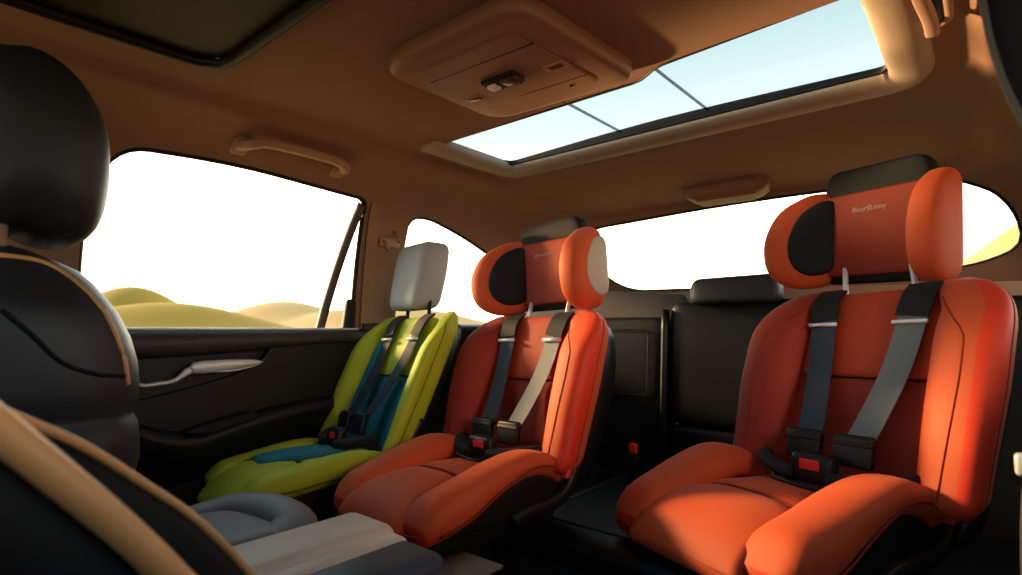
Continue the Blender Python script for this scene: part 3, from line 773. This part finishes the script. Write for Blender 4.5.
# seat belt running down the left pillar
sb = tag(obj('seat_belt', loft([[wall_pt(y+dy, z, -1, off) for dy, off in ((-.02, .004), (.02, .004), (.02, .0075), (-.02, .0075))] for y, z in cr([(1.005, .38), (1.01, .25), (1.013, .1), (1.015, .0)], 6)]), M['belt_tan'], sharp=30), 'tan seat belt webbing hanging down the left pillar behind the door window', 'seat belt')

# dark padded trim at the upper right and the grey side panel at the lower right
to = cr([(at(*q, 1, .55).x, at(*q, 1, .55).z) for q in ((983, -40), (986, 10), (996, 55), (1012, 98), (1035, 135), (1075, 150), (1120, 90), (1120, -60), (1040, -90))], 5, closed=True)
tr = struct(obj('trim_5', pillow(to, .012, .05, lambda u, v, w: V((u, .55-w, v)), p=5), M['near_black']))
obj('edge_piping', tube([V((p.x, .545, p.y)) for p in resample(to, 60)], .0035, 8, closed=True), M['taupe_trim'], tr)

# ------------------------------------------------------------------ front seat (left edge of the picture)
fs = thing('front_seat', 'dark grey leather front seat with round headrest by the door', 'car seat', (-.98, .02, -.75))
def fpart(name, bm, m, parent=None, **k):
    o = obj(name, bm, m, None, **k); fix(o, fs)
    if parent: o.parent = parent; o.matrix_parent_inverse = parent.matrix_world.inverted() if False else Matrix.Translation(fs.location).inverted()
    return o
edge = [(-.75, .10), (-.40, .20), (-.20, .228), (-.165, .232), (-.125, .229), (-.105, .222), (-.09, .226), (-.055, .227), (-.02, .216), (.02, .198), (.05, .180), (.075, .158), (.09, .130), (.098, .10)]
rings = []
zs = [-.75, -.6, -.45, -.3, -.2, -.165, -.14, -.12, -.11, -.105, -.10, -.09, -.07, -.04, -.01, .02, .04, .06, .075, .087, .094, .098]
for z in zs:
    ye = interp(edge, z)+.036; yf = -.10+.03*smooth01(-.2, .1, z); hw = .17+.045*smooth01(-.25, -.15, z)-.07*smooth01(.02, .10, z)-.01*(math.exp(-((z+.105)/.012)**2))
    hw = max(hw, .05)
    rings.append([V((-.985+u, (ye+yf)/2+v, z)) for u, v in sup(hw, (ye-yf)/2, 3.2, 44)])
bk_ = fpart('backrest', loft(rings), M['leather_char'])
fb = BVHTree.FromPolygons([v.co for v in bk_.data.vertices], [p.vertices[:] for p in bk_.data.polygons])
def side_line(pts, r, m, name='piping'):
    out = []
    for y, z in cr(pts, 6):
        loc, n_, i_, d_ = fb.ray_cast(V((-.3, y, z)), V((-1, 0, 0)))
        if loc is not None: out.append(loc)
    if len(out) > 3:
        o = obj(name, tube(out, r, 8), m); o.parent = bk_
px1 = ((0, 250), (64, 262), (106, 306), (128, 352), (135, 386))
side_line([(at(*q, 0, -.78).y, at(*q, 0, -.78).z) for q in px1], .0035, M['sunlit_tan'])  # edge piping, its tan carries the warm rim light
px2 = ((0, 310), (30, 335), (60, 362), (95, 374), (130, 377))
side_line([(at(*q, 0, -.78).y, at(*q, 0, -.78).z) for q in px2], .0025, M['near_black'], 'seam')
hp_o = [(at(*q, 0, -.90).y, at(*q, 0, -.90).z) for q in ((-60, 60), (0, 44), (40, 55), (75, 85), (98, 125), (105, 160), (102, 205), (90, 235), (65, 248), (30, 243), (0, 232), (-60, 225))]
hp_o = cr(hp_o, 5, closed=True)
fpart('headrest', pillow(hp_o, .11, .13, lambda u, v, w: V((-.92+w, .006+(u-.12)*.95+.12, .19+(v-.19)*.98)), p=2.8, nr=14, n=100), M['leather_char'])
for x in (-.86, -.96): fpart('headrest_post', tube([(x, .10, .03), (x, .10, .12)], .012, 12), M['tan_plastic'])

# ------------------------------------------------------------------ near seat bolster (lower left corner), console, padded seat
ns = thing('near_seat', 'blurred black seat shoulder with two tan edges tinted by golden rim light, lower left corner', 'car seat', (-.45, .0, -.75))
def npart(name, bm, m, **k): return fix(obj(name, bm, m, None, **k), ns)
def drop_line(px, x, back):
    p = [at(a, b, 0, x) for a, b in px]; d0 = (p[0]-p[1]).normalized()
    q = [p[0]+d0*.10, p[0]+d0*.05]+p
    e = q[-1]; q += [e+V((0, .012, -.06)), e+V((0, .018, -.16)), V((x, e.y+.02, -.74))]
    return cr(q, 6)
def wedge(path, x0, x1, depth=.32, r=.010):
    """body below a falling edge line, running forward from it"""
    rings = []
    for i, (x, y, z) in enumerate(path):
        a = V(path[max(i-1, 0)]); b = V(path[min(i+1, len(path)-1)]); t = (b-a).normalized(); nn = V((0, -t.z, t.y))
        if nn.y < 0: nn = -nn
        c = V((0, y, z)); f = lambda u, d: V((u, c.y-nn.y*d, c.z-nn.z*d))
        rings.append([f(x0, r), f(x0+r, r*.3), f((x0+x1)/2, 0), f(x1-r, r*.3), f(x1, r), f(x1, r*4), V((x1, y-depth, z-.03)), V((x0, y-depth, z-.03))])
    return loft(rings)
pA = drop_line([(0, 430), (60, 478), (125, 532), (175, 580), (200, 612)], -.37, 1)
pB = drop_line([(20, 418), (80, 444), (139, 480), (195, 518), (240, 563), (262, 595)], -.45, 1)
npart('backrest', wedge(pA, -.43, -.37), M['near_black'], sharp=60)
npart('side_bolster', wedge(pB, -.50, -.435), M['near_black'], sharp=60)
npart('edge_trim', tube([V((-.371, y, z)) for x, y, z in pA], .011, 14, ry=.009), M['sunlit_tan'])  # ridge of the seat edge, sunlit gold painted in
npart('edge_trim', tube([V((-.447, y-.001, z)) for x, y, z in pB], .0035, 12), M['sunlit_tan'])

ca = thing('console_armrest', 'cream topped centre armrest box with a dark slate body in the foreground', 'armrest', (-.62, .40, -.75))
def cpart(name, bm, m, **k): return fix(obj(name, bm, m, None, **k), ca)
cm = lambda x, y, z: V((x, y, z))
cpart('lid_pad', rbox((.115, .40, .05), .022, c=(-.735, .345, -.310), seg=5), M['cream'], sharp=80)
cpart('lid_pad', rbox((.115, .385, .05), .022, c=(-.607, .335, -.314), seg=5), M['slate'], sharp=80)
cpart('lid_highlight', rbox((.040, .375, .03), .012, c=(-.645, .333, -.300), seg=4), M['cream'], sharp=80)  # cream strip paints the light along the slate pad's edge
cpart('body', rbox((.245, .40, .44), .03, c=(-.672, .335, -.545), seg=4), M['slate'], sharp=80)
cpart('side_cover', rbox((.10, .38, .10), .03, c=(-.575, .345, -.355), seg=5), M['slate'], sharp=80)

gs = thing('padded_seat', 'low grey padded seat with ribbed bolster between door and cream armrest', 'seat', (-.95, .40, -.75))
def gpart(name, bm, m, **k): return fix(obj(name, bm, m, None, **k), gs)
gpart('base', rbox((.25, .20, .40), .03, c=(-.935, .40, -.55)), M['leather_grey'], sharp=70)
gpart('bolster', tube([V(p) for p in cr([(-1.015, .30, -.335), (-1.025, .38, -.325), (-1.0, .445, -.312), (-.935, .475, -.308), (-.865, .475, -.318), (-.835, .42, -.335)], 8)], .042, 18, ry=.030), M['leather_pale'])
gpart('center_pad', pillow(rounded([(-1.02, .28), (-.82, .28), (-.82, .45), (-1.0, .46)], .04), .025, .03, lambda u, v, w: V((u, v, -.322+w)), p=5), M['leather_pale'])

def ribs():
    bm = bmesh.new()
    prof_ = []
    n_ = 26
    for i in range(n_+1):
        for k in range(4):
            prof_.append((i+k/4)/n_)
    x0, x1, y0, y1 = -.92, -.735, .545, .84
    A = []
    for t in prof_:
        y = y0+(y1-y0)*min(t, 1); z = -.453+.004*abs(math.sin(t*n_*PI)); A.append((bm.verts.new((x0, y, z)), bm.verts.new((x1, y, z))))
    for a, b in zip(A, A[1:]): bm.faces.new((a[0], a[1], b[1], b[0]))
    r = bmesh.ops.extrude_face_region(bm, geom=bm.faces[:])
    for v in [v for v in r['geom'] if isinstance(v, bmesh.types.BMVert)]: v.co.z -= .008
    return bm
tag(obj('floor_mat', ribs(), M['mat_beige']), 'ribbed beige mat on the raised floor behind the armrest', 'mat')

pa = at(1004, 446, 1, .77)
sa = thing('side_armrest', 'dark grey padded armrest with silver catch at the right edge', 'armrest', (pa.x+.040, .80, pa.z-.565))
obj('padding', pillow(rounded([(-.03, .0), (.085, .0), (.085, .52), (.04, .565), (-.03, .54)], .03), .034, .034, lambda u, v, w: V((w, u, v)), p=3.5), M['leather_grey'], sa)
obj('catch', rbox((.014, .016, .022), .004, c=(-.026, -.028, .548)), M['silver'], sa, sharp=60)

# ------------------------------------------------------------------ light
w = bpy.data.worlds.new('sky'); sc.world = w; w.use_nodes = True; nt = w.node_tree; nt.nodes.clear()
out = nt.nodes.new('ShaderNodeOutputWorld'); bg = nt.nodes.new('ShaderNodeBackground'); tc = nt.nodes.new('ShaderNodeTexCoord'); sx = nt.nodes.new('ShaderNodeSeparateXYZ'); rp = nt.nodes.new('ShaderNodeValToRGB')
nt.links.new(tc.outputs['Generated'], sx.inputs[0]); nt.links.new(sx.outputs['Z'], rp.inputs[0]); hs_ = nt.nodes.new('ShaderNodeMix'); hs_.data_type = 'RGBA'; hs_.blend_type = 'MULTIPLY'; hs_.inputs[7].default_value = (.62, .80, 1.05, 1); nt.links.new(rp.outputs[0], hs_.inputs[6]); nt.links.new(hs_.outputs[2], bg.inputs[0]); nt.links.new(bg.outputs[0], out.inputs[0])
el = rp.color_ramp.elements
el[0].position = 0.; el[0].color = (.55, .42, .24, 1)
el[1].position = 1.; el[1].color = (.16, .21, .23, 1)
for p_, c_ in ((.02, (1., .83, .56, 1)), (.10, (1., .90, .72, 1)), (.22, (.85, .83, .74, 1)), (.32, (.34, .37, .36, 1)), (.48, (.215, .27, .285, 1))):
    e = el.new(p_); e.color = c_
# the glow is strongest around the left and rear of the car and fades behind the viewer
dt = nt.nodes.new('ShaderNodeVectorMath'); dt.operation = 'DOT_PRODUCT'; dt.inputs[1].default_value = (-.64, .77, 0); nt.links.new(tc.outputs['Generated'], dt.inputs[0])
m2 = nt.nodes.new('ShaderNodeMapRange'); m2.inputs['From Min'].default_value = -.4; m2.inputs['From Max'].default_value = .2; m2.inputs['To Min'].default_value = 1.; m2.inputs['To Max'].default_value = 0.
nt.links.new(dt.outputs['Value'], m2.inputs['Value']); nt.links.new(m2.outputs[0], hs_.inputs[0])
mr = nt.nodes.new('ShaderNodeMapRange'); mr.inputs['From Min'].default_value = -.7; mr.inputs['From Max'].default_value = .5; mr.inputs['To Min'].default_value = 2.0; mr.inputs['To Max'].default_value = 4.5
nt.links.new(dt.outputs['Value'], mr.inputs['Value']); nt.links.new(mr.outputs[0], bg.inputs['Strength'])
sun = bpy.data.lights.new('sun', 'SUN'); sun.energy = 5.5; sun.angle = math.radians(9); sun.color = (1, .66, .34)
so_ = bpy.data.objects.new('sun', sun); COL.objects.link(so_)
sd = V((-1., -.22, .33))        # towards the sun: low, beyond the left windows
so_.rotation_euler = sd.to_track_quat('Z', 'Y').to_euler()
def area(name, loc, to, size, power, col):
    l = bpy.data.lights.new(name, 'AREA'); l.energy = power; l.size = size; l.color = col
    o = bpy.data.objects.new(name, l); COL.objects.link(o); o.location = loc; o.rotation_euler = (V(loc)-V(to)).to_track_quat('Z', 'Y').to_euler()
sp = bpy.data.lights.new('roof_rail_fill', 'SPOT'); sp.energy = 700; sp.color = (1, .66, .36); sp.spot_size = math.radians(12); sp.spot_blend = .8; sp.shadow_soft_size = .08  # added spot without a real source, warms the right roof rail
so2 = bpy.data.objects.new('roof_rail_fill', sp); COL.objects.link(so2); so2.location = (-3.0, .55, -.24); so2.rotation_euler = (V((-3.0, .55, -.24))-V((.06, 1.13, .45))).to_track_quat('Z', 'Y').to_euler()
area('right_side_fill', (1.2, .15, .40), (-.62, 1.05, -.12), .5, 10, (1, .70, .48))  # added lamp beyond the right windows, brightens the seats' right sides
sc.view_settings.view_transform = 'Standard'; sc.view_settings.look = 'Medium High Contrast'; sc.view_settings.exposure = .22
sc.cycles.max_bounces = 10; sc.cycles.diffuse_bounces = 5; sc.cycles.transparent_max_bounces = 12; sc.cycles.sample_clamp_indirect = 6
sc.cycles.use_denoising = True
